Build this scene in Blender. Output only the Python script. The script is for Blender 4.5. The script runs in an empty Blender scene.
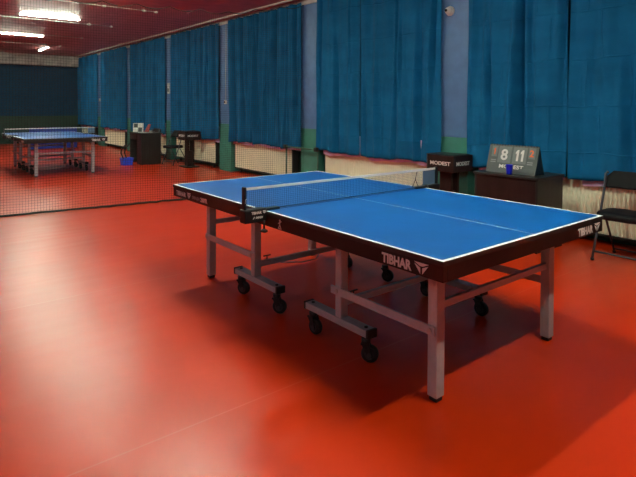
import bpy, bmesh, math, random
from mathutils import Vector, Matrix
random.seed(7)
D = bpy.data; COL = bpy.context.scene.collection; SC = bpy.context.scene
PI = math.pi

# ------------------------------------------------------------------ camera, world, exposure
cam_d = D.cameras.new('camera'); cam = D.objects.new('camera', cam_d); COL.objects.link(cam)
F_PX, YAW, PITCH, ROLL, SHY = 525.55, 0.892618, 0.0189706, 0.0044771, -122.2
cam_d.sensor_width = 36; cam_d.lens = F_PX / 636 * 36
f = Vector((math.cos(YAW)*math.cos(PITCH), math.sin(YAW)*math.cos(PITCH), -math.sin(PITCH)))
r = Vector((math.sin(YAW), -math.cos(YAW), 0)); u = r.cross(f)
c_, s_ = math.cos(ROLL), math.sin(ROLL)
r2 = c_*r + s_*u; u2 = -s_*r + c_*u
cam.matrix_world = Matrix(((r2.x, u2.x, -f.x, -1.77955), (r2.y, u2.y, -f.y, -1.36945), (r2.z, u2.z, -f.z, 1.408), (0, 0, 0, 1)))
cam_d.shift_y = SHY / 636
cam_d.clip_start = 0.05
SC.camera = cam
SC.view_settings.view_transform = 'Standard'; SC.view_settings.look = 'None'
SC.view_settings.gamma = 1; SC.view_settings.use_curve_mapping = False
SC.view_settings.exposure = 2.84
LAMP = 32.0; LX = -4.6
wd = D.worlds.new('world'); SC.world = wd; wd.use_nodes = True
wd.node_tree.nodes['Background'].inputs[0].default_value = (0.5, 0.6, 0.7, 1)
wd.node_tree.nodes['Background'].inputs[1].default_value = 0.03

# ------------------------------------------------------------------ materials
def mat(name, col, rough=0.5, metal=0.0, var=0.0, scale=8.0, bump=0.0, bscale=None, stretch=(1, 1, 1), spec=0.5, col2=None, detail=4):
    m = D.materials.new(name); m.use_nodes = True; nt = m.node_tree; b = nt.nodes['Principled BSDF']
    b.inputs['Roughness'].default_value = rough; b.inputs['Metallic'].default_value = metal
    b.inputs['Specular IOR Level'].default_value = spec
    tc = nt.nodes.new('ShaderNodeTexCoord'); mp = nt.nodes.new('ShaderNodeMapping'); mp.inputs['Scale'].default_value = stretch
    nt.links.new(tc.outputs['Object'], mp.inputs[0])
    n = nt.nodes.new('ShaderNodeTexNoise'); n.inputs['Scale'].default_value = scale; n.inputs['Detail'].default_value = detail
    nt.links.new(mp.outputs[0], n.inputs[0])
    rp = nt.nodes.new('ShaderNodeValToRGB'); nt.links.new(n.outputs[0], rp.inputs[0])
    a = [max(0, x*(1-var)) for x in col]; bb = col2 or [min(1, x*(1+var)) for x in col]
    rp.color_ramp.elements[0].position = 0.3; rp.color_ramp.elements[0].color = (*a, 1)
    rp.color_ramp.elements[1].position = 0.7; rp.color_ramp.elements[1].color = (*bb, 1)
    nt.links.new(rp.outputs[0], b.inputs['Base Color'])
    if bump:
        n2 = nt.nodes.new('ShaderNodeTexNoise'); n2.inputs['Scale'].default_value = bscale or scale*3; n2.inputs['Detail'].default_value = 5
        nt.links.new(mp.outputs[0], n2.inputs[0])
        bp = nt.nodes.new('ShaderNodeBump'); bp.inputs['Strength'].default_value = bump; bp.inputs['Distance'].default_value = 0.02
        nt.links.new(n2.outputs[0], bp.inputs['Height']); nt.links.new(bp.outputs[0], b.inputs['Normal'])
    return m

def sp(h):
    h = h.lstrip('#'); v = [int(h[i:i+2], 16)/255 for i in (0, 2, 4)]
    return tuple((x/12.92 if x <= .04045 else ((x+.055)/1.055)**2.4) for x in v)

M = {}
M['floor'] = mat('red_vinyl', (0.66, 0.034, 0.002), 0.40, var=0.05, scale=2.0, spec=0.42)
M['ceiling'] = mat('maroon_ceiling', (0.50, 0.17, 0.18), 0.5, var=0.15, scale=3, bump=0.6, bscale=7, stretch=(1, 1.6, 1))
M['wall_blue'] = mat('blue_paint', (0.008, 0.05, 0.11), 0.6, var=0.08, scale=6, bump=0.15, bscale=14, spec=0.15)
M['pillar_blue'] = mat('pillar_blue_paint', (0.09, 0.195, 0.43), 0.5, var=0.10, scale=6, bump=0.25, bscale=12)
M['pale_wall'] = mat('pale_blue_paint', (0.14, 0.18, 0.22), 0.6, var=0.05, scale=4)
M['green'] = mat('green_paint', (0.05, 0.24, 0.19), 0.5, var=0.10, scale=5, bump=0.2, bscale=12)
M['wall_green'] = mat('wall_green_paint', (0.008, 0.045, 0.03), 0.6, var=0.10, scale=5, bump=0.15, bscale=12)
M['white_trim'] = mat('white_trim_paint', (0.62, 0.60, 0.55), 0.5, var=0.12, scale=12, bump=0.1)
M['grimy'] = mat('grimy_plaster', (0.50, 0.47, 0.43), 0.8, var=0.3, scale=5, bump=0.4, bscale=20)
M['red_trim'] = mat('red_trim_paint', (0.28, 0.04, 0.05), 0.5, var=0.1)
M['curtain'] = mat('blue_curtain_cloth', (0.006, 0.135, 0.315), 0.75, var=0.16, scale=2.2, bump=0.6, bscale=6, stretch=(1, .7, 1.6), spec=0.12)
M['shade_strip'] = mat('mauve_shade_tint', (0.86, 0.62, 0.95), 0.8, var=0.12, scale=6)  # curtain shade and colour spill above the radiators, put into the colour
M['radiator'] = mat('cream_enamel', (0.96, 0.94, 0.72), 0.4, var=0.05, scale=3)
M['rad_dark'] = mat('dark_steel_edge', (0.02, 0.025, 0.022), 0.5, var=0.1)
M['pipe'] = mat('green_pipe_paint', (0.05, 0.13, 0.09), 0.45, var=0.1)
M['blue_top'] = mat('blue_playing_surface', (0.002, 0.108, 0.42), 0.42, var=0.07, scale=4, bump=0.02, bscale=300, spec=0.35)
M['line'] = mat('white_line_paint', (0.86, 0.88, 0.90), 0.45, var=0.02)
M['cline'] = mat('thin_line_paint', (0.75, 0.82, 0.90), 0.45, var=0.02)
M['board'] = mat('dark_board_edge', (0.030, 0.020, 0.019), 0.4, var=0.15, scale=30)
M['apron'] = mat('dark_apron_steel', (0.018, 0.011, 0.011), 0.35, metal=0.2, var=0.15, scale=12)
M['under'] = mat('chipboard_underside', (0.07, 0.05, 0.04), 0.8, var=0.2, scale=20)
M['steel'] = mat('grey_powder_coat', (0.48, 0.47, 0.52), 0.4, metal=0.2, var=0.06, scale=25)
M['bolt'] = mat('zinc_bolt', (0.45, 0.45, 0.45), 0.3, metal=0.8, var=0.05)
M['rubber'] = mat('black_rubber', (0.012, 0.012, 0.014), 0.55, var=0.2, scale=30)
M['hub'] = mat('dark_grey_hub', (0.06, 0.06, 0.065), 0.4, var=0.1, scale=30)
M['black'] = mat('black_plastic', (0.012, 0.013, 0.016), 0.35, var=0.15, scale=30)
M['net_panel'] = mat('net_end_cloth', (0.10, 0.17, 0.28), 0.8, var=0.1)
M['net'] = mat('net_cord', (0.06, 0.11, 0.20), 0.7, var=0.1)
M['div'] = mat('divider_cord', (0.02, 0.025, 0.02), 0.8, var=0.1)
M['tape'] = mat('white_tape', (0.82, 0.80, 0.78), 0.7, var=0.04, scale=30)
M['letter'] = mat('white_lettering', (0.82, 0.78, 0.76), 0.5, var=0.02)
M['letter_grey'] = mat('grey_lettering', (0.30, 0.31, 0.32), 0.5, var=0.02)
M['orange'] = mat('orange_lettering', (1.0, 0.16, 0.03), 0.5, var=0.02)
M['desk'] = mat('dark_brown_laminate', (0.026, 0.010, 0.009), 0.45, var=0.3, scale=14, stretch=(1, 1, .15), bump=0.05, spec=0.3)
M['deskside'] = mat('black_brown_laminate', (0.016, 0.016, 0.016), 0.42, var=0.25, scale=14, stretch=(1, 1, .15))
M['score'] = mat('grey_score_board', (0.10, 0.115, 0.115), 0.45, var=0.1, scale=14)
M['plate'] = mat('grey_number_card', (0.18, 0.20, 0.20), 0.45, var=0.06, scale=14)
M['cup'] = mat('blue_plastic', (0.015, 0.03, 0.95), 0.35, var=0.08)
M['bucket'] = mat('bright_blue_plastic', (0.02, 0.10, 0.95), 0.4, var=0.08)
M['barrier'] = mat('blue_barrier_cloth', (0.015, 0.04, 0.36), 0.7, var=0.15, scale=3, bump=0.2)
M['pad'] = mat('black_vinyl', (0.007, 0.007, 0.009), 0.6, var=0.2, scale=10, spec=0.25)
M['chrome'] = mat('grey_tube', (0.10, 0.115, 0.14), 0.3, metal=0.6, var=0.05)
M['camwhite'] = mat('white_plastic', (0.72, 0.70, 0.66), 0.4, var=0.04)
M['glass'] = mat('dark_lens', (0.01, 0.01, 0.012), 0.1, var=0.1)
M['red_cloth'] = mat('red_plastic', (0.45, 0.04, 0.04), 0.5, var=0.1)

def emat(name, col, s):
    m = D.materials.new(name); m.use_nodes = True; b = m.node_tree.nodes['Principled BSDF']
    b.inputs['Base Color'].default_value = (.8, .8, .8, 1)
    b.inputs['Emission Color'].default_value = (*col, 1); b.inputs['Emission Strength'].default_value = s
    return m
M['tube'] = emat('lit_fluorescent_tube', (0.87, 1.0, 0.80), LAMP)
M['tube_dim'] = emat('dim_fluorescent_tube', (0.87, 1.0, 0.80), LAMP*.35)
M['tube_left'] = emat('cooler_fluorescent_tube', (0.80, 0.97, 1.0), LAMP*.25)

# floor seams: thin pale joints between the vinyl rolls, running along x every 2 m
nt = M['floor'].node_tree; bs = nt.nodes['Principled BSDF']; ramp = [n for n in nt.nodes if n.type == 'VALTORGB'][0]
tc = nt.nodes.new('ShaderNodeTexCoord'); sx = nt.nodes.new('ShaderNodeSeparateXYZ'); nt.links.new(tc.outputs['Object'], sx.inputs[0])
def mth(op, a, b=None):
    n = nt.nodes.new('ShaderNodeMath'); n.operation = op
    for i, v in enumerate((a, b)):
        if v is None: continue
        if isinstance(v, (int, float)): n.inputs[i].default_value = v
        else: nt.links.new(v, n.inputs[i])
    return n.outputs[0]
t = mth('ADD', sx.outputs[1], 20 - 0.756 + 1.0); t = mth('MODULO', t, 2.0); t = mth('SUBTRACT', t, 1.0); t = mth('ABSOLUTE', t); t = mth('LESS_THAN', t, 0.0045)
mx = nt.nodes.new('ShaderNodeMixRGB'); nt.links.new(t, mx.inputs[0]); nt.links.new(ramp.outputs[0], mx.inputs[1]); mx.inputs[2].default_value = (0.68, 0.08, 0.04, 1)
nt.links.new(mx.outputs[0], bs.inputs['Base Color'])
# scuffed sheen: roughness varies in streaks
n = nt.nodes.new('ShaderNodeTexNoise'); n.inputs['Scale'].default_value = 2.0; n.inputs['Detail'].default_value = 2
mp = nt.nodes.new('ShaderNodeMapping'); mp.inputs['Scale'].default_value = (0.6, 5, 1); nt.links.new(tc.outputs['Object'], mp.inputs[0]); nt.links.new(mp.outputs[0], n.inputs[0])
mr = nt.nodes.new('ShaderNodeMapRange'); mr.inputs[1].default_value = .3; mr.inputs[2].default_value = .7; mr.inputs[3].default_value = 0.29; mr.inputs[4].default_value = 0.34
nt.links.new(n.outputs[0], mr.inputs[0]); nt.links.new(mr.outputs[0], bs.inputs['Roughness'])

# curtain: crease lines from folding (shallow bumps) on top of the cloth noise
nt = M['curtain'].node_tree; bs = nt.nodes['Principled BSDF']; b1 = [n for n in nt.nodes if n.type == 'BUMP'][0]
tc = nt.nodes.new('ShaderNodeTexCoord'); mp = nt.nodes.new('ShaderNodeMapping'); mp.inputs['Rotation'].default_value = (0, PI/2, 0); nt.links.new(tc.outputs['Object'], mp.inputs[0])
sx = nt.nodes.new('ShaderNodeSeparateXYZ'); nt.links.new(tc.outputs['Object'], sx.inputs[0])
cb = nt.nodes.new('ShaderNodeCombineXYZ'); nt.links.new(sx.outputs[1], cb.inputs[0]); nt.links.new(sx.outputs[2], cb.inputs[1])
nz = nt.nodes.new('ShaderNodeTexNoise'); nz.inputs['Scale'].default_value = 1.2; nt.links.new(cb.outputs[0], nz.inputs[0])
vm = nt.nodes.new('ShaderNodeVectorMath'); vm.operation = 'MULTIPLY_ADD'; nt.links.new(nz.outputs[1], vm.inputs[0]); vm.inputs[1].default_value = (.15, .15, 0); nt.links.new(cb.outputs[0], vm.inputs[2])
br = nt.nodes.new('ShaderNodeTexBrick'); br.offset = 0.37; nt.links.new(vm.outputs[0], br.inputs[0]); br.inputs['Scale'].default_value = 1.0
br.inputs['Brick Width'].default_value = 0.42; br.inputs['Row Height'].default_value = 0.50; br.inputs['Mortar Size'].default_value = 0.012; br.inputs['Mortar Smooth'].default_value = 1.0
b2 = nt.nodes.new('ShaderNodeBump'); b2.inputs['Strength'].default_value = 0.45; b2.inputs['Distance'].default_value = 0.02
nt.links.new(br.outputs['Fac'], b2.inputs['Height']); nt.links.new(b1.outputs[0], b2.inputs['Normal']); nt.links.new(b2.outputs[0], bs.inputs['Normal'])

# ------------------------------------------------------------------ helpers
class MB:
    def __init__(s): s.bm = bmesh.new()
    def box(s, x0, x1, y0, y1, z0, z1, mi=0, rot=None, about=None):
        g = bmesh.ops.create_cube(s.bm, size=1.0); vs = g['verts']
        for v in vs: v.co = Vector(((x0+x1)/2 + v.co.x*(x1-x0), (y0+y1)/2 + v.co.y*(y1-y0), (z0+z1)/2 + v.co.z*(z1-z0)))
        if rot is not None: bmesh.ops.rotate(s.bm, verts=vs, cent=about or Vector(((x0+x1)/2, (y0+y1)/2, (z0+z1)/2)), matrix=rot)
        for fc in {fc for v in vs for fc in v.link_faces}: fc.material_index = mi
        return s
    def tube(s, pts, rad, n=8, mi=0, flat=None):
        pts = [Vector(p) for p in pts]; rings = []
        for i, p in enumerate(pts):
            d = (pts[min(i+1, len(pts)-1)] - pts[max(i-1, 0)]).normalized()
            a = d.orthogonal().normalized() if i == 0 else (pa - d*pa.dot(d)).normalized()
            pa = a; b = d.cross(a)
            rings.append([s.bm.verts.new(p + rad*(math.cos(2*PI*k/n)*a + math.sin(2*PI*k/n)*b)) for k in range(n)])
        fs = []
        for i in range(len(rings)-1):
            for k in range(n): fs.append(s.bm.faces.new((rings[i][k], rings[i][(k+1) % n], rings[i+1][(k+1) % n], rings[i+1][k])))
        fs.append(s.bm.faces.new(rings[0][::-1])); fs.append(s.bm.faces.new(rings[-1]))
        for fc in fs: fc.material_index = mi; fc.smooth = n > 5
        return s
    def bar(s, p, q, w, h, mi=0):                      # rectangular bar, h along the upright-most side
        p, q = Vector(p), Vector(q); d = (q-p).normalized(); up = Vector((0, 0, 1)) if abs(d.z) < .9 else Vector((1, 0, 0))
        a = d.cross(up).normalized()*w/2; b = a.normalized().cross(d)*h/2
        vs = [s.bm.verts.new(e + i*a + j*b) for e in (p, q) for i, j in ((-1, -1), (1, -1), (1, 1), (-1, 1))]
        for idx in ((3, 2, 1, 0), (4, 5, 6, 7), (0, 1, 5, 4), (1, 2, 6, 5), (2, 3, 7, 6), (3, 0, 4, 7)):
            s.bm.faces.new([vs[i] for i in idx]).material_index = mi
        return s
    def lathe(s, prof, c=(0, 0, 0), n=24, axis='z', mi=0):
        c = Vector(c); rings = []
        for rr, h in prof:
            ring = []
            for k in range(n):
                a = 2*PI*k/n; x, y = rr*math.cos(a), rr*math.sin(a)
                v = {'z': (x, y, h), 'x': (h, x, y), 'y': (x, h, y)}[axis]
                ring.append(s.bm.verts.new(c + Vector(v)))
            rings.append(ring)
        for i in range(len(rings)-1):
            for k in range(n):
                fc = s.bm.faces.new((rings[i][k], rings[i][(k+1) % n], rings[i+1][(k+1) % n], rings[i+1][k])); fc.smooth = True; fc.material_index = mi
        for rg in (rings[0][::-1], rings[-1]): s.bm.faces.new(rg).material_index = mi
        return s
    def poly(s, pts, depth, mi=0):                     # extruded outline
        pts = [Vector(p) for p in pts]; depth = Vector(depth)
        a = [s.bm.verts.new(p) for p in pts]; b = [s.bm.verts.new(p+depth) for p in pts]; n = len(a)
        s.bm.faces.new(a[::-1]).material_index = mi; s.bm.faces.new(b).material_index = mi
        for i in range(n): s.bm.faces.new((a[i], a[(i+1) % n], b[(i+1) % n], b[i])).material_index = mi
        return s
    def build(s, name, m, parent=None, bevel=0.0, loc=None):
        me = D.meshes.new(name); bmesh.ops.recalc_face_normals(s.bm, faces=s.bm.faces); s.bm.to_mesh(me); s.bm.free()
        for k in (m if isinstance(m, (list, tuple)) else [m]): me.materials.append(M[k])
        o = D.objects.new(name, me); COL.objects.link(o)
        if parent: o.parent = parent
        if loc: o.location = loc
        if bevel:
            b = o.modifiers.new('bevel', 'BEVEL'); b.width = bevel; b.segments = 2; b.limit_method = 'ANGLE'
        return o

def tag(o, label=None, cat=None, group=None, kind=None):
    for k, v in (('label', label), ('category', cat), ('group', group), ('kind', kind)):
        if v: o[k] = v
    return o
def thing(name, loc, label, cat, group=None, rz=0):
    o = D.objects.new(name, None); o.empty_display_size = 0.1; COL.objects.link(o); o.location = loc; o.rotation_euler = (0, 0, rz)
    return tag(o, label, cat, group)
def copy_tree(o, parent=None):
    c = o.copy(); COL.objects.link(c); c.parent = parent
    for ch in list(o.children): copy_tree(ch, c)
    return c
def struct(name, mb, m, bevel=0): return tag(mb.build(name, m, None, bevel), kind='structure')

def text_part(name, body, size, m, parent, origin, xdir, updir, width=None, bold=0.0, thick=0.0012, shear=0.0):
    cu = D.curves.new(name, 'FONT'); cu.body = body; cu.size = size; cu.offset = bold*size; cu.extrude = thick/2; cu.shear = shear; cu.resolution_u = 3
    o = D.objects.new(name, cu); COL.objects.link(o); bpy.context.view_layer.update()
    me = D.meshes.new_from_object(o.evaluated_get(bpy.context.evaluated_depsgraph_get()))
    D.objects.remove(o); D.curves.remove(cu)
    xs = [v.co.x for v in me.vertices]; ys = [v.co.y for v in me.vertices]; x0, x1, y0, y1 = min(xs), max(xs), min(ys), max(ys)
    kx = (width/(x1-x0)) if width else 1.0; ky = size/(y1-y0)
    X = Vector(xdir).normalized(); U = Vector(updir).normalized(); N = X.cross(U); O = Vector(origin)
    for v in me.vertices: v.co = O + X*(v.co.x-x0)*kx + U*(v.co.y-y0)*ky + N*(v.co.z + thick/2)
    me.materials.clear(); me.materials.append(M[m]); me.name = name
    o = D.objects.new(name, me); COL.objects.link(o); o.parent = parent
    return o

def y_logo(parent, origin, xdir, updir, w, h, m='letter'):
    """the three-winged triangular mark that follows the maker's word"""
    X, U, O = Vector(xdir), Vector(updir), Vector(origin); N = X.cross(U)*0.0012
    P = lambda a, b: O + X*a*w + U*b*h
    mb = MB()
    for pl in ([(0, 1), (1, 1), (.60, .70), (.40, .70)],
               [(.03, .84), (.43, .56), (.43, .02)],
               [(.97, .84), (.57, .56), (.57, .02)]):
        mb.poly([P(*q) for q in pl], N)
    return mb.build('logo', m, parent)

# ------------------------------------------------------------------ the room
XL, XP, XW, Y0, Y1, H = -5.2, 3.8, 4.1, -4.5, 20.4, 3.27
struct('floor', MB().box(XL-.2, XW+.3, Y0-.2, Y1+.2, -.12, 0), 'floor')
struct('ceiling', MB().box(XL-.2, XW+.3, Y0-.2, Y1+.2, H, H+.15), 'ceiling')
def banded_wall(name, x0, x1, y0, y1, ms=('wall_green', 'wall_blue')):
    mb = MB().box(x0, x1, y0, y1, 0, 1.01, 0).box(x0, x1, y0, y1, 1.01, H, 1)
    return struct(name, mb, ms)
banded_wall('wall_right', XW, XW+.2, Y0-.2, Y1+.2)
banded_wall('wall_back', XL, XW, Y1, Y1+.2)
banded_wall('wall_left', XL-.2, XL, Y0-.2, Y1+.2, ('green', 'pale_wall'))
banded_wall('wall_front', XL, XW, Y0-.2, Y0, ('green', 'pale_wall'))
struct('trim_1', MB().box(XL, XP-.02, Y1-.35, Y1, 2.87, H), 'grimy', .01)
struct('trim_2', MB().box(3.58, 3.62, Y0, Y1-.35, H-.035, H), 'white_trim', .004)
struct('trim_3', MB().box(3.79, 3.84, Y0, Y1-.35, H-.05, H), 'white_trim', .004)
struct('baseboard_right', MB().box(XW-.03, XW, Y0, Y1, 0, .09), 'pipe')
PY = [(-0.42, -0.02), (2.565, 3.03), (5.575, 6.035), (8.51, 9.02), (11.62, 11.96), (14.50, 14.94), (17.45, 17.90)]
for i, (a, b) in enumerate(PY):
    mb = MB().box(XP, XW, a, b, 0, 1.02, 0).box(XP, XW, a, b, 1.02, H-.0, 1)
    o = struct('wall_pillar', mb, ['green', 'pillar_blue'], .006)
    c = MB().box(XP-.025, XP+.05, a-.02, b+.02, H-.10, H-.052).build('cap', 'white_trim', o, .004)

# ------------------------------------------------------------------ fluorescent battens
def batten(label, loc, rz=0, L=1.2, tm='tube'):
    t = thing('ceiling_light', loc, label, 'ceiling light', 'fluorescent battens on the ceiling', rz)
    MB().box(-L/2, L/2, -.08, .08, -.012, 0).build('housing', 'white_trim', t, .004)
    for s in (-1, 1):
        MB().tube([(-L/2+.03, s*.016, -.027), (L/2-.03, s*.016, -.027)], .0115, 10).build('tube', tm, t)
        MB().box(s*(L/2-.03)-.012, s*(L/2-.03)+.012, -.04, .04, -.045, -.01).build('lamp_holder', 'white_trim', t)
    return t
rows = [(-1.25, 'lit fluorescent batten behind the camera'), (1.13, 'lit fluorescent batten above the near table, end by the net apron'), (4.17, 'lit fluorescent batten above the far end of the near table'),
        (7.5, 'lit fluorescent batten cut by the top edge of the photo'), (10.7, 'largest fully visible lit fluorescent batten, above the far table'), (14.2, 'lit fluorescent batten cut by the left edge of the photo')]
for y, lb in rows: batten(lb, (0.76, y, H))
batten('short-looking lit batten set lengthwise, farthest along the ceiling', (2.04, 17.6, H), PI/2, 1.5, 'tube_dim')
for y, lb in zip((-1.25, 1.13, 4.17, 7.5), ('behind the camera', 'above the near table net', 'beyond the near table', 'farthest')):
    batten('lit batten of the left row outside the photo, '+lb, (LX, y, H), tm='tube_left')
# surface conduits with junction boxes
for y, x0, x1, nodes in ((8.77, -4.0, 2.3, (.35, 1.27, 2.03, 2.26)), (11.3, -4.0, 2.2, (1.7, 2.19)), (13.97, -3.0, 2.25, (2.24,)), (16.5, -2.0, 2.27, (2.27,)), (6.0, -4.0, .9, ()),):
    lb = {8.77: 'thin pale conduit with junction boxes, nearest run on the ceiling', 11.3: 'thin pale conduit just past the brightest batten on the ceiling', 13.97: 'thin pale conduit in line with the batten cut by the left edge', 16.5: 'farthest thin pale conduit, near the lengthwise batten', 6.0: 'thin pale conduit beyond the top of the photo'}[y]
    if y == 6.0: continue
    t = thing('ceiling_conduit', (0, y, H), lb, 'conduit', 'conduits on the ceiling')
    MB().tube([(x0, 0, -.012), (x1, 0, -.012)], .009, 6).build('pipe', 'grimy', t)
    for nx in nodes: MB().lathe([(.035, 0), (.04, -.012), (.036, -.035)], (nx, 0, 0), 12).build('junction_box', 'white_trim', t)

# ------------------------------------------------------------------ curtains
def curtain_mesh(w, z0, z1, seed, amp, nf, step=.010):
    rnd = random.Random(seed); nx, nz = max(20, int(w/step)), 60
    ph = [rnd.uniform(0, 6.28) for _ in range(9)]
    nfold = max(3, int(w*nf)); folds = []
    for k in range(nfold):
        folds.append(((k+.5+rnd.uniform(-.4, .4))/nfold*w, rnd.uniform(.014, .040), rnd.uniform(-.07, .07), rnd.uniform(.3, 1)**1.3,
                      rnd.choice((0, 0, 0, .35, .55)), rnd.choice((1, 1, .8, .55)), rnd.uniform(0, 6.28)))
    bm = bmesh.new(); V = []
    for j in range(nz+1):
        t = j/nz; row = []
        for i in range(nx+1):
            s = i/nx; y = s*w
            d = amp*.35*math.sin(2*PI*y*nf*.45+ph[0]+1.3*math.sin(2.2*t+ph[1])) + amp*.22*math.sin(2*PI*y*nf*.95+ph[2]+2*t*math.sin(ph[3]))
            for fy, fw, dr, st, t0, t1, p in folds:   # gathered pleats: narrow valleys that push the cloth back, with a ridge beside
                env = 1/(1+math.exp(-(t-t0)*14))*1/(1+math.exp((t-t1)*14)) if (t0 > 0 or t1 < 1) else 1.0
                u_ = (y-fy-dr*t-.012*math.sin(4*t+p))/(fw*(1+.5*t))
                if abs(u_) < 4: d += amp*1.5*st*env*(math.exp(-u_*u_) - .7*math.exp(-(u_-1.7)**2))
            edge = min(s, 1-s)*w
            d = d*min(1, .35+edge/.08)
            zb = z0 + .014*math.sin(5*y+ph[4]) + .008*math.sin(13*y+ph[5])
            row.append(bm.verts.new((d, y + .006*math.sin(9*t+ph[6])*(1-2*s), z1+(zb-z1)*t)))
        V.append(row)
    for j in range(nz):
        for i in range(nx): bm.faces.new((V[j][i], V[j+1][i], V[j+1][i+1], V[j][i+1])).smooth = True
    return bm
bays = [(-.02, 2.59, 1.30), (3.0, 5.6, 4.48), (6.01, 8.51, 7.57), (9.02, 11.62, 10.57), (11.96, 14.5, 13.7), (14.94, 17.45, 16.45), (17.9, 20.38, 19.2)]
names = ['nearest bay', 'bay left of the pillar with the dome camera', 'bay behind the far end of the near table', 'bay behind the far umpire stand', 'bay behind the far desk', 'bay behind the blue bucket', 'last bay at the back wall']
for bi, (a, b, m_) in enumerate(bays):
    for side, (p, q) in enumerate(((a-.05, m_-.010), (m_+.010, b+(-.05 if b < 6 else .055 if b < 9 else -.05)))):
        mb = MB(); mb.bm.free(); w = q-p
        near = bi < 2
        mb.bm = curtain_mesh(w, .665 if side else .655, H-.055, bi*10+side, .062 if near else .085, 4.5 if near else 7.0)
        o = mb.build('curtain', 'curtain', None, loc=(3.755, p, 0))
        sd = o.modifiers.new('thick', 'SOLIDIFY'); sd.thickness = .003
        tag(o, 'blue cloth curtain, %s panel of the %s' % (('right-hand', 'left-hand')[side], names[bi]), 'curtain', 'blue curtains along the window wall')
        ln = MB(); ln.bm.free(); ln.bm = curtain_mesh(w-.16, .61, .95, 500+bi*10+side, .006, 2.2, .03)  # added strip: its mauve is the curtain's shade and tint on the radiator
        l = ln.build('shade_strip', 'shade_strip', o, loc=(.065, .04, 0)); l['label'] = 'added mauve strip below the blue hem, standing in for curtain shade on the radiator'
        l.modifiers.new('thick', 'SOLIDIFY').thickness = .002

# ------------------------------------------------------------------ radiators
def radiator(y0, y1, label, dark=True):
    t = thing('radiator', (3.87, y0, 0), label, 'radiator', 'cream radiators under the curtains'); w = y1-y0
    bm = bmesh.new(); n = int(w/.04); V = []
    for i in range(n*4+1):
        y = i/(n*4)*w; x = .012*abs(math.sin(i*PI/4))**.7
        V.append((bm.verts.new((x, y, .11)), bm.verts.new((x, y, .645)), bm.verts.new((.10, y, .645)), bm.verts.new((.10, y, .11))))
    for i in range(len(V)-1):
        for k in range(4): bm.faces.new((V[i][k], V[i+1][k], V[i+1][(k+1) % 4], V[i][(k+1) % 4]))
    bm.faces.new(V[0]); bm.faces.new(V[-1])
    mb = MB(); mb.bm.free(); mb.bm = bm; mb.build('panel', 'radiator', t)
    fr = MB().box(0, .13, -.02, 0, .08, .66).box(0, .13, w, w+.02, .08, .66).box(-.004, .13, -.02, w+.02, .085, .108)
    fr.build('frame', 'rad_dark', t, .003)
    for yy in (.15, w-.15): MB().box(.03, .08, yy-.02, yy+.02, 0, .085).build('foot', 'rad_dark', t)
for y0, y1, lb in ((.05, 2.3, 'cream ribbed radiator behind the right-hand folding chair'), (3.1, 5.44, 'cream radiator behind the far net post of the near table'), (6.40, 8.45, 'cream radiator left of the pillar with a pipe across its foot'),
                   (9.34, 11.45, 'cream radiator behind the far umpire stand'), (12.1, 14.4, 'cream radiator behind the far desk'), (15.35, 17.35, 'cream radiator to the left of the blue bucket'), (18.5, 20.2, 'cream radiator nearest the back wall')):
    radiator(y0, y1, lb)
for (a, b), lb in zip(PY[1:4], ('dark pipe across the foot of the pillar with the dome camera', 'dark pipe across the foot of the pillar behind the near table end', 'dark pipe across the foot of the pillar right of the far umpire stand')):
    if lb.startswith('dark pipe across the foot of the pillar behind'):
        t = thing('heating_pipe', (3.68, a, .69), lb, 'pipe')
        MB().tube([(0, -.14, -.01), (0, b-a+.34, .0)], .014, 8).build('pipe', 'pipe', t)
        for yy in (-.12, b-a+.30): MB().box(-.03, .03, yy-.035, yy+.035, -.04, .03).build('bracket', 'rad_dark', t, .01)
        for yy in (-.13, b-a+.31): MB().tube([(.03, yy, -.03), (.03, yy, -.69)], .012, 8).build('riser', 'pipe', t)

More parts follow.
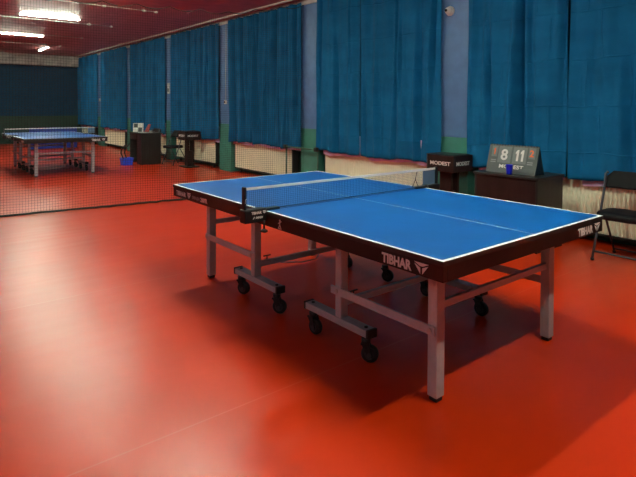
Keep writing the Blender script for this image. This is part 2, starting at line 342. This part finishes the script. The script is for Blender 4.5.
# ------------------------------------------------------------------ table tennis tables
W, L, T = 1.525, 2.74, 0.76
def make_table(label, loc):
    t = thing('table_tennis_table', loc, label, 'table tennis table', 'blue table tennis tables')
    def half(flip):
        bm = bmesh.new(); xs = [0, .02, W/2-.0025, W/2+.0025, W-.02, W]; ys = [0, .02, L/2-.004]
        my = (lambda v: L-v) if flip else (lambda v: v)
        g = [[bm.verts.new((x, my(y), T)) for y in ys] for x in xs]
        for i in range(5):
            for j in range(2):
                fc = bm.faces.new((g[i][j], g[i+1][j], g[i+1][j+1], g[i][j+1]))
                fc.material_index = 1 if (i in (0, 4) or j == 0) else (2 if i == 2 else 0)
        h = [[bm.verts.new((x, my(y), T-.022)) for y in (ys[0], ys[-1])] for x in (0, W)]
        bt = bm.faces.new((h[0][0], h[0][1], h[1][1], h[1][0])); bt.material_index = 4
        for lo, hi in (((h[0][0], h[1][0]), [g[i][0] for i in range(6)]), ((h[0][1], h[1][1]), [g[i][2] for i in range(6)]),
                       ((h[0][0], h[0][1]), g[0]), ((h[1][0], h[1][1]), g[5])):
            bm.faces.new([lo[0]] + list(hi) + [lo[1]]).material_index = 3
        mb = MB(); mb.bm.free(); mb.bm = bm
        o = mb.build('tabletop', ['blue_top', 'line', 'cline', 'board', 'under'], t)
        a0, a1 = sorted((my(.004), my(L/2-.006))); z0, z1, k = .668, T-.022, .03
        ap = MB().box(.003, .003+k, a0, a1, z0, z1).box(W-.003-k, W-.003, a0, a1, z0, z1).box(.003+k, W-.003-k, a0, a0+k, z0, z1).box(.003+k, W-.003-k, a1-k, a1, z0, z1)
        ap.build('apron', 'apron', t, .0025)
        for yy in (.45, .9): MB().box(.04, W-.04, my(yy)-.02, my(yy)+.02, .70, z1).build('support_rail', 'apron', t)
    half(False); half(True)
    def leg_outer(x, y):
        o = MB().box(x-.03, x+.03, y-.028, y+.028, .022, .668).build('leg', 'steel', t, .004)
        MB().box(x-.024, x+.024, y-.023, y+.023, 0, .028).build('foot', 'rubber', o, .005)
    def caster(parent, x, y):
        sd = random.choice((-.25, .3, .15)); mb = MB()
        mb.lathe([(.02, .10), (.026, .112), (.026, .132)], (x, y, 0), 14, mi=1)
        for s in (-1, 1): mb.poly([(x+s*.022, y-.02, .108), (x+s*.022, y+.024, .108), (x+s*.022, y-.012, .04), (x+s*.022, y-.04, .036)], (s*.004, 0, 0), mi=1)
        mb.box(x-.026, x+.026, y-.022, y+.026, .100, .110, mi=1)
        yc = y-.022
        mb.lathe([(.030, -.016), (.043, -.017), (.048, -.010), (.048, .010), (.043, .017), (.030, .016)], (x, yc, .049), 28, 'x', 0)
        mb.lathe([(.012, -.028), (.012, .028)], (x, yc, .049), 12, 'x', 2)
        mb.lathe([(.028, -.0185), (.024, -.0195), (.024, .0195), (.028, .0185)], (x, yc, .049), 20, 'x', 2)
        bmesh.ops.rotate(mb.bm, verts=mb.bm.verts[:], cent=Vector((x, y, 0)), matrix=Matrix.Rotation(.35+sd, 3, 'Z'))
        return mb.build('caster', ['rubber', 'black', 'hub'], parent)
    for x in (.235, W-.235):
        sx_ = 1 if x < .7 else -1
        for flip in (0, 1):
            my = (lambda v: L-v) if flip else (lambda v: v)
            leg_outer(x, my(.22))
            xi = x
            o = MB().box(xi-.028, xi+.028, my(.905)-.045+.02, my(.905)+.045-.02, .188, .668)
            o = o.build('upright', 'steel', t, .004)
            b0, b1 = sorted((my(.655), my(1.215)))
            cb = MB().box(xi-.034, xi+.034, b0, b1, .150, .190).box(xi-.036, xi+.036, b0-.006, b0+.012, .146, .194, 1).box(xi-.036, xi+.036, b1-.012, b1+.006, .146, .194, 1)
            cb = cb.build('caster_beam', ['steel', 'black'], t, .003)
            for yy in (b0+.045, b1-.045):
                caster(cb, xi, yy)
                MB().lathe([(.011, .189), (.011, .196), (.006, .198)], (xi, yy, 0), 10).build('bolt', 'black', cb)
            s0, s1 = sorted((my(.20), my(.955)))
            xo = x-.03*sx_-.006*sx_
            br = MB().box(xo-.006, xo+.006, s0, s1, .322, .367).build('side_brace', 'steel', t, .002)
            for yy in (my(.225), my(.90)): MB().lathe([(.013, -.014), (.013, .014)], (xo, yy, .345), 12, 'x').build('bolt', 'bolt', br)
            # folding stay and its small top bracket
            MB().bar((x+sx_*.01, my(.26), .58), (x+sx_*.01, my(.42), .675), .010, .016).build('folding_stay', 'steel', t)
            MB().lathe([(.008, -.033), (.008, .033)], (x, my(.22), .56), 10, 'x').build('bolt', 'bolt', t)
    for flip in (0, 1):
        my = (lambda v: L-v) if flip else (lambda v: v)
        MB().box(.265, W-.265, my(.22)-.012, my(.22)+.012, .437, .473).build('cross_bar', 'steel', t, .003)
        lb = MB().box(.263, W-.263, my(.905)-.015, my(.905)+.015, .250, .288).build('cross_bar', 'steel', t, .003)
        MB().bar((.30, my(.905), .318), (.36, my(.905), .318), .008, .008).bar((.33, my(.905), .29), (.33, my(.905), .318), .006, .006).build('lock_pin', 'black', t)
        MB().tube([(.42, my(.95), .262), (.60, my(.97), .235), (.74, my(.97), .236), (.78, my(.95), .262)], .005, 6).build('release_lever', 'steel', t)
    # lettering
    E_ = .0015
    text_part('lettering', 'TIBHAR', .046, 'letter', t, (.003-E_, .357, .679), (0, -1, 0), (0, 0, 1), .182, .04)
    y_logo(t, (.003-E_, .160, .678), (0, -1, 0), (0, 0, 1), .082, .050)
    text_part('lettering', 'TIBHAR', .046, 'letter', t, (1.205, .003-E_, .679), (1, 0, 0), (0, 0, 1), .182, .04)
    y_logo(t, (1.402, .003-E_, .678), (1, 0, 0), (0, 0, 1), .082, .050)
    text_part('lettering', 'TIBHAR', .036, 'letter', t, (.003-E_, 2.675, .686), (0, -1, 0), (0, 0, 1), .178, .03)
    y_logo(t, (.003-E_, 2.475, .682), (0, -1, 0), (0, 0, 1), .070, .046)
    text_part('lettering', 'SMASH', .026, 'letter_grey', t, (.003-E_, 2.385, .690), (0, -1, 0), (0, 0, 1), .125, .02)
    text_part('lettering', '28/R', .034, 'letter', t, (.003-E_, 2.245, .687), (0, -1, 0), (0, 0, 1), .115, .03)
    # small white emblem (stylised player) beside the net
    e = MB(); ex = .003-E_
    for p, q in (((0, .028), (0, .046)), ((0, .028), (-.012, .010)), ((0, .028), (.010, .012)), ((0, .042), (-.016, .034)), ((0, .042), (.014, .050)), ((-.016, .006), (.016, .006))):
        e.bar((ex, 1.20-p[0], .672+p[1]), (ex, 1.20-q[0], .672+q[1]), .004, .004)
    e.lathe([(.006, -.001), (.006, .001)], (ex, 1.20, .726), 10, 'x'); e.build('emblem', 'letter', t)
    return t
table = make_table('large blue table tennis table in the foreground, white-edged with dark apron', (0, 0, 0))

def make_net(label, loc):
    t = thing('table_net', loc, label, 'table tennis net', 'nets clamped to the tables')   # local origin: under table centre
    zt = T+.1525; xa, xb = -.9125+.015, .9125-.015
    m = MB(); ny = 11
    for k in range(ny):
        z = T+.012+(zt-.02-T-.012)*k/(ny-1); m.box(xa, xb, -.0006, .0006, z-.0006, z+.0006)
    n = int((xb-xa)/.0145)
    for k in range(n+1):
        x = xa+(xb-xa)*k/n; m.box(x-.0006, x+.0006, -.0006, .0006, T+.01, zt-.01)
    m.build('mesh', 'net', t)
    MB().box(xa, xb, -.002, .002, zt-.016, zt).build('top_tape', 'tape', t)
    MB().box(xa, xb, -.0015, .0015, T+.006, T+.012).build('bottom_cord', 'net', t)
    for s in (-1, 1):
        xo = s*.9125
        MB().box(min(xo, xo-s*.016)-.0, max(xo, xo-s*.016), -.017, .017, T-.055, zt+.006).build('post', 'black', t, .004)
        xi0, xi1 = sorted((s*.7525, xo+s*.012))
        MB().box(xi0+(0 if s > 0 else 0), xi1, -.026, .026, T-.052, T+.0-.0).build('dummy', 'black', t) if False else None
        c0, c1 = sorted((s*.7645, xo+s*.006))
        b = MB().box(c0, c1, -.035, .030, T-.060, T+.022).build('clamp', 'black', t, .006)
        a0, a1 = sorted((s*.655, s*.80)); MB().box(a0, a1, -.022, .022, T+.0005, T+.016).build('clamp_arm', 'black', b, .004)
        a0, a1 = sorted((s*.70, s*.80))
        k = MB().tube([(s*.790, -.045, T-.05), (s*.790, -.045, T-.105)], .006, 8).lathe([(.006, -.100), (.022, -.110), (.024, -.118), (.012, -.124)], (s*.790, -.045, T), 16)
        k.build('clamp_knob', 'black', b)
        if s > 0:                                       # denser end panel of the net and its lambda-shaped tension cord
            MB().box(.745, .893, -.0012, .0012, T+.02, zt-.018).build('end_panel', 'net_panel', t)
            MB().tube([(.62, 0, T+.015), (.655, 0, T+.075), (.675, 0, zt-.018)], .003, 6).tube([(.69, 0, T+.015), (.655, 0, T+.075)], .003, 6).build('tension_cord', 'black', t)
    b = [o for o in t.children if o.name.startswith('clamp')][0]
    text_part('lettering', 'TIBHAR', .017, 'letter', b, (-.875, -.0365, T-.008), (1, 0, 0), (0, 0, 1), .072, .03)
    y_logo(b, (-.795, -.0365, T-.010), (1, 0, 0), (0, 0, 1), .024, .020)
    text_part('lettering', 'SMASH', .014, 'letter', b, (-.846, -.0365, T-.036), (1, 0, 0), (0, 0, 1), .052, .02, shear=.2)
    MB().poly([(-.866, -.0365, T-.036), (-.858, -.0365, T-.036), (-.852, -.0365, T-.022), (-.856, -.0365, T-.022)], (0, -.001, 0)).build('mark', 'letter', b)
    MB().tube([(-.908, -.0185, T+.06), (-.905, -.0185, T+.085), (-.897, -.0185, T+.088)], .002, 6).build('mark', 'letter', [o for o in t.children if o.name.startswith('post')][0])
    return t
net = make_net('blue net with white tape and black posts across the near table', (W/2, L/2, 0))

FX, FY = .13, 9.84
table2 = copy_tree(table); table2.location = (FX, FY, 0); table2['label'] = 'smaller-looking blue table tennis table at the far left behind the dividing net'
net2 = copy_tree(net); net2.location = (FX+W/2, FY+L/2, 0); net2['label'] = 'net with white tape across the far table at the left'

# ------------------------------------------------------------------ umpire stands (box on a split pedestal)
def make_stand(label, loc, rz=0):
    t = thing('umpire_stand', loc, label, 'umpire stand', 'dark umpire stands', rz)      # local: front faces -x, width along y
    bx = MB().poly([(-.19, -.20, .628), (-.19, .19, .628), (-.12, .26, .628), (.19, .26, .628), (.19, -.20, .628)], (0, 0, .197)).build('box', 'desk', t, .004)
    MB().box(-.15, .17, -.17, .17, .826, .830).build('inner_tray', 'black', bx)
    for s in (-1, 1): MB().box(s*.06-.02, s*.06+.02, -.085, .085, .03, .628).build('upright', 'desk' , t, .003)
    MB().box(-.04, .04, -.075, .075, .03, .38).build('spacer', 'desk', t); MB().box(-.045, .045, -.03, .03, .60, .628).build('spacer', 'desk', t)
    MB().box(-.16, .16, -.21, .21, 0, .03).build('base', 'deskside', t, .005)
    text_part('lettering', 'MODEST', .046, 'letter', bx, (-.1915, .145, .705), (0, -1, 0), (0, 0, 1), .30, .03)
    text_part('lettering', 'MODEST', .046, 'letter', bx, (-.135, -.2015, .705), (1, 0, 0), (0, 0, 1), .26, .02)
    return t
stand = make_stand('dark brown umpire stand with white lettering beside the near pillar', (3.54, 2.645, 0))
stand2 = copy_tree(stand); stand2.location = (3.49, 9.88, 0); stand2['label'] = 'dark umpire stand behind the dividing net, right of the far chair'

# ------------------------------------------------------------------ desks
def make_desk(label, loc, w, d, h, open_front=False):
    t = thing('desk', loc, label, 'desk', 'dark brown desks'); k = .022               # local: front at x=0, near side at y=0
    MB().box(-.012, d, -.01, w+.01, h-.025, h).build('desktop', 'deskside', t, .003)
    for y in (0, w-k): MB().box(0, d-.02, y, y+k, 0, h-.025).build('side_panel', 'deskside', t, .002)
    if open_front:
        MB().box(.01, .01+k, k, w*.42, 0, h-.025).build('front_panel', 'desk', t)
        MB().box(.25, .25+k, w*.42, w-k, .25, h-.025).build('modesty_panel', 'desk', t)
        MB().box(.0, .02, w*.42, w-k, h-.17, h-.03).build('drawer', 'desk', t)
    else:
        MB().box(.004, .004+k, k, w-k, .06, h-.025).build('front_panel', 'desk', t)
    return t
make_desk('dark brown desk at the right carrying the flip scoreboard', (3.0, 1.215, 0), .70, .52, .73)
make_desk('dark brown desk at the far left beside the blue bucket', (2.76, 10.92, 0), .78, .50, .75, True)

# ------------------------------------------------------------------ flip scoreboards
def make_score(label, loc, rz, s=1.0):
    t = thing('scoreboard', loc, label, 'scoreboard', 'flip scoreboards', rz)         # local: front faces -x, reads towards -y
    w, h, lean = .55, .285, .085; a = math.atan2(lean, h); Ln = math.hypot(h, lean)
    U = Vector((math.sin(a), 0, math.cos(a))); X = Vector((0, -1, 0)); N = X.cross(U); O = Vector((0, w/2, 0))
    P = lambda p, q, e=0: O + X*(p*w/.51) + U*q + N*e
    def plate(p0, p1, q0, q1, e0, e1, name, m, par):
        return MB().poly([P(p0, q0, e0), P(p1, q0, e0), P(p1, q1, e0), P(p0, q1, e0)], N*(e1-e0)).build(name, m, par, .0015)
    fp = plate(0, .51, 0, Ln, -.004, 0, 'front_panel', 'score', t)
    bk = MB().poly([(2*lean+.01, w/2, 0), (2*lean+.01, -w/2, 0), (lean, -w/2, h), (lean, w/2, h)], (.004, 0, 0)).build('back_panel', 'black', t)
    MB().poly([(.012, -w/2+.004, .004), (2*lean, -w/2+.004, .004), (lean, -w/2+.004, h-.01)], (0, .003, 0)).build('side_gusset', 'black', t)
    MB().poly([(.012, w/2-.007, .004), (2*lean, w/2-.007, .004), (lean, w/2-.007, h-.01)], (0, .003, 0)).build('side_gusset', 'black', t)
    for i in range(17): MB().tube([P(.02+i*.0294, Ln-.012, .004), P(.02+i*.0294, Ln+.004, .006), P(.02+i*.0294, Ln+.002, -.012)], .0028, 6).build('ring', 'black', t)
    for p0, p1, q0, tx, sz, wd, mt in ((.035, .095, .165, '1', .070, .028, 'orange'), (.108, .245, .105, '8', .118, .078, 'letter'), (.262, .402, .105, '11', .118, .095, 'letter'), (.418, .485, .165, '2', .070, .046, 'orange')):
        cd = plate(p0, p1, q0, Ln-.018, .001, .004, 'number_card', 'plate', t)
        c0 = (p0+p1)/2-wd/2; q0_ = (q0+Ln-.018)/2-sz/2
        if tx[0] == '1':
            k = len(tx); cw = sz*.42
            for i in range(k):
                b0 = (p0+p1)/2 + (i-(k-1)/2)*cw*1.02*.51/w*1.08 - cw/2*.51/w
                MB().poly([P(b0+a_*cw*.51/w, q0_+b_*sz, .0035) for a_, b_ in ((.36, 0), (.82, 0), (.82, 1), (.48, 1), (.12, .80), (.12, .60), (.36, .70))], N*.001).build('numeral', mt, cd)
            continue
        text_part('numeral', tx, sz, mt, cd, P(c0, (q0+Ln-.018)/2-sz/2, .0045), X, U, wd, .025)
    text_part('lettering', 'MODEST', .040, 'letter', fp, P(.135, .050, .001), X, U, .27, .02)
    for p0 in (.035, .415):
        for q in (.125, .105): plate(p0, p0+.055, q, q+.010, .0005, .0015, 'score_marks', 'letter_grey', fp)
    plate(.34, .49, .018, .060, .001, .003, 'pocket', 'score', t)
    return t
make_score('grey flip scoreboard showing 8 and 11 on the right-hand desk', (3.105, 1.575, .73), 0)
s2 = thing('scoreboard', (2.90, 11.52, .75), 'small white and red flip scoreboard on the far desk', 'scoreboard', 'flip scoreboards', 1.1)
MB().poly([(0, -.12, 0), (0, .12, 0), (.05, .12, .22), (.05, -.12, .22)], (.004, 0, 0)).build('front_panel', 'camwhite', s2)
MB().poly([(-.001, -.09, .01), (-.001, .0, .01), (.022, .0, .11), (.022, -.09, .11)], (-.002, 0, 0)).build('card', 'black', s2)
MB().poly([(.022, .01, .12), (.022, .10, .12), (.045, .10, .21), (.045, .01, .21)], (-.003, 0, 0)).build('card', 'black', s2)
MB().poly([(.12, -.12, 0), (.12, .12, 0), (.055, .12, .22), (.055, -.12, .22)], (.004, 0, 0)).build('back_panel', 'red_cloth', s2)
bg = thing('red_folder', (3.10, 11.52, .75), 'dark red folder leaning beside the small far scoreboard', 'folder')
MB().poly([(0, -.13, 0), (0, .13, 0), (.09, .09, .19), (.09, -.05, .19)], (.02, 0, 0)).build('cover', 'red_cloth', bg, .003); MB().box(.02, .12, -.10, .10, 0, .03).build('pages', 'camwhite', bg)
pp = MB().box(-.10, .10, -.15, .15, 0, .012, rot=Matrix.Rotation(.3, 3, 'Z'), about=Vector((0, 0, 0))).build('paper_pad', 'camwhite', None, .002, (2.95, 11.17, .7505)); tag(pp, 'white paper pad lying on the far desk top', 'paper pad')
bag = thing('table_tennis_bat', (3.17, 11.25, .753), 'dark bat lying on the near end of the far desk', 'bat')
bag.rotation_euler = (0, 0, .6)
MB().lathe([(.07, 0), (.075, .003), (.075, .012), (.07, .015)], (0, 0, 0), 24).build('blade', 'black', bag); MB().box(-.012, .012, -.16, -.06, 0, .02).build('handle', 'desk', bag, .004)

cup = thing('cup', (3.055, 1.545, .73), 'small bright blue cup in front of the grey scoreboard', 'cup')
MB().lathe([(.026, 0), (.030, .04), (.034, .095), (.036, .097), (.033, .096), (.028, .03), (.024, .004)], (0, 0, 0), 24).build('body', 'cup', cup)

# ------------------------------------------------------------------ folding chairs
def make_chair(label, loc, rz):
    """faces -x locally; y across"""
    t = thing('folding_chair', loc, label, 'chair', 'black folding chairs', rz); w = .44
    for s in (0, 1):
        y = s*w
        MB().tube([(-.21, y, .012), (-.13, y, .22), (-.045, y, .44), (.02, y, .62), (.055, y, .78), (.06, y+(.02 if s == 0 else -.02), .80)], .011, 10).build('front_leg', 'chrome', t)
        yi = y + (.022 if s == 0 else -.022)
        MB().tube([(.215, yi, .014), (.15, yi, .14), (.04, yi, .32), (-.03, yi, .42), (-.06, yi, .425)], .010, 10).build('rear_leg', 'chrome', t)
        MB().lathe([(.016, 0), (.016, .02)], (-.21, y, 0), 10).build('rubber_foot', 'rubber', t)
        MB().lathe([(.016, 0), (.016, .02)], (.215, yi, 0), 10).build('rubber_foot', 'rubber', t)
    MB().tube([(.20, .022, .045), (.20, w-.022, .045)], .009, 8).build('stretcher', 'chrome', t)
    MB().tube([(-.185, 0, .08), (-.185, w, .08)], .009, 8).build('stretcher', 'chrome', t)
    # seat: rounded pad
    bm = bmesh.new(); out = []
    for k in range(32):
        a = 2*PI*k/32; ex = abs(math.cos(a))**.5*math.copysign(1, math.cos(a)); ey = abs(math.sin(a))**.5*math.copysign(1, math.sin(a)); out.append((ex, ey))
    rings = [[bm.verts.new((-.06+ex*.19*q, w/2+ey*(w/2-.012)*q, z)) for ex, ey in out] for q, z in ((.95, .395), (1, .405), (1, .440), (.95, .455), (.6, .460))]
    for i in range(4):
        for k in range(32): bm.faces.new((rings[i][k], rings[i][(k+1) % 32], rings[i+1][(k+1) % 32], rings[i+1][k])).smooth = True
    bm.faces.new(rings[0][::-1]); bm.faces.new(rings[-1])
    mb = MB(); mb.bm.free(); mb.bm = bm; mb.build('seat', 'pad', t)
    # curved backrest
    bm = bmesh.new(); V = []
    for j in range(9):
        row = []
        for i in range(17):
            s = i/16; e = abs(2*s-1); z = .655+(.155*(1-.35*max(0, e-.75)/.25))*j/8 if j else .655+.02*max(0, e-.8)/.2
            row.append(bm.verts.new((.03+.035*(1-e*e)+.05*j/8, .0+s*w, z)))
        V.append(row)
    for j in range(8):
        for i in range(16): bm.faces.new((V[j][i], V[j][i+1], V[j+1][i+1], V[j+1][i])).smooth = True
    mb = MB(); mb.bm.free(); mb.bm = bm; o = mb.build('backrest', 'pad', t); o.modifiers.new('thick', 'SOLIDIFY').thickness = .022
    return t
ch = make_chair('black folding chair cut by the right edge, in front of the ribbed radiator', (3.44, .36, 0), 0)
ch2 = copy_tree(ch); ch2.location = (3.52, 10.42, 0); ch2.rotation_euler = (0, 0, .2); ch2['label'] = 'open black folding chair between the far desk and far umpire stand'
ch3 = copy_tree(ch); ch3.location = (3.50, 11.78, 0); ch3.rotation_euler = (0, 0, .1); ch3['label'] = 'black folding chair mostly hidden behind the far desk'

# ------------------------------------------------------------------ bucket with bent handles, barriers
bk = thing('bucket', (2.48, 11.12, 0), 'bright blue rectangular bucket on the floor left of the far desk', 'bucket')
mb = MB(); prof = ((.105, .10, 0), (.125, .12, .17), (.130, .125, .175), (.12, .115, .17), (.10, .095, .01)); R = []
for hx, hy, z in prof: R.append([mb.bm.verts.new((sx*hx, sy*hy, z)) for sx, sy in ((-1, -1), (1, -1), (1, 1), (-1, 1))])
for i in range(4):
    for k in range(4): mb.bm.faces.new((R[i][k], R[i][(k+1) % 4], R[i+1][(k+1) % 4], R[i+1][k]))
mb.bm.faces.new(R[0][::-1]); mb.bm.faces.new(R[-1]); mb.build('body', 'bucket', bk, .006)
for k, dx, lb in ((0, -.035, 'thin black bent rod standing in the blue bucket, left one'), (1, .045, 'thin black bent rod standing in the blue bucket, right one')):
    o = MB().tube([(0, 0, 0), (-.03, 0, .16), (-.075, .0, .28), (-.06, 0, .36), (.0, 0, .44), (.06, 0, .50)], .014, 8).build('bent_rod', 'black', None, 0, (2.46+dx, 11.12, .012)); tag(o, lb, 'rod', 'rods in the blue bucket')

t = thing('court_barrier', (1.45, 16.9, 0), 'blue cloth court barrier standing behind the far table', 'barrier'); w = 1.4
MB().box(.01, w-.01, -.008, .008, .03, .70).build('cloth', 'barrier', t)
MB().tube([(0, 0, 0), (0, 0, .71), (w, 0, .71), (w, 0, 0)], .009, 6).build('frame', 'black', t)
for x in (.1, w-.1): MB().bar((x, -.15, .01), (x, .15, .01), .02, .02).build('foot', 'black', t)

# ------------------------------------------------------------------ dividing net
def div_y(x): return 6.13 - .105*x if x > -.5 else 6.13+.0525-.105*(x+.5)*1.6
t = thing('dividing_net', (0, 0, 0), 'dark court dividing net hanging behind the near table across the hall', 'net')
XA, XB = -4.6, 3.63; m = MB(); pit = .034
def topz(x):
    base = 2.80+.045*(x+1)/2 + max(0, x-2.3)*.17; ph = ((x+.02)/.46) % 1.0
    return base - .05*math.sin(PI*ph)
n = int((XB-XA)/pit)
def strand(pts, rr=.0015):
    m.tube(pts, rr, 3)
for k in range(n+1):
    x = XA+k*pit; zt = topz(x); a = .012*math.sin(x*4.1); y = div_y(x)
    strand([(x, y, .01), (x+a, y+.015*math.sin(x*3), zt*.33), (x-a*.5, y+.01*math.sin(x*2), zt*.66), (x, y, zt)])
for k in range(int(2.7/pit)):
    z = .02+k*pit
    strand([(XA+(XB-XA)*i/24, div_y(XA+(XB-XA)*i/24)+.012*math.sin(i*1.3+z), z+.012*math.sin(i*.9+z*2)) for i in range(25)])
m.build('mesh', 'div', t)
MB().tube([(XA+(XB-XA)*i/240, div_y(XA+(XB-XA)*i/240), topz(XA+(XB-XA)*i/240)) for i in range(241)], .006, 5).build('top_cord', 'div', t)
rp = random.Random(3)
MB().tube([(XA+(XB-XA)*i/90, div_y(XA+(XB-XA)*i/90)+rp.uniform(-.008, .008), .014+rp.uniform(0, .008)) for i in range(91)], .014, 8).build('bottom_rope', 'div', t)

# ------------------------------------------------------------------ small wall fittings
dc = thing('security_camera', (3.80, 2.845, 2.64), 'white dome security camera high on the nearest pillar', 'security camera')
MB().lathe([(.060, 0), (.062, -.02), (.052, -.035)], (0, 0, 0), 24, 'x').build('mount', 'camwhite', dc)
MB().lathe([(.050, -.033), (.048, -.055), (.036, -.078), (.018, -.088)], (0, 0, 0), 24, 'x').build('dome', 'camwhite', dc)
MB().lathe([(.020, -.082), (.018, -.094), (.008, -.096)], (0, .008, .0), 16, 'x').build('lens', 'glass', dc)
th = thing('wall_phone', (3.80, 11.74, 1.86), 'small white upright box on the pillar left of the far umpire stand', 'wall phone')
MB().box(-.03, 0, -.06, .06, -.14, .14).build('housing', 'camwhite', th, .008); MB().box(-.036, -.03, -.03, .03, -.09, .0).build('panel', 'black', th, .003); MB().box(-.05, -.03, -.02, .02, .04, .12).build('handset', 'camwhite', th, .006)
sw = thing('wall_switch', (3.80, 8.72, 1.49), 'small white switch with a cable running up the pillar right of the far stand', 'switch')
MB().box(-.035, 0, -.04, .04, -.04, .04).build('plate', 'camwhite', sw, .005); MB().box(-.042, -.035, -.015, .015, -.02, .02).build('rocker', 'glass', sw)
MB().tube([(-.008, 0, .04), (-.008, .01, .6), (-.008, -.01, 1.2), (-.008, 0, 1.66)], .006, 6).build('cable', 'grimy', sw)
s3 = thing('wall_switch', (3.80, 17.66, 1.60), 'tiny white switch on the farthest visible pillar', 'switch')
MB().box(-.03, 0, -.04, .04, -.05, .05).build('plate', 'camwhite', s3, .005)
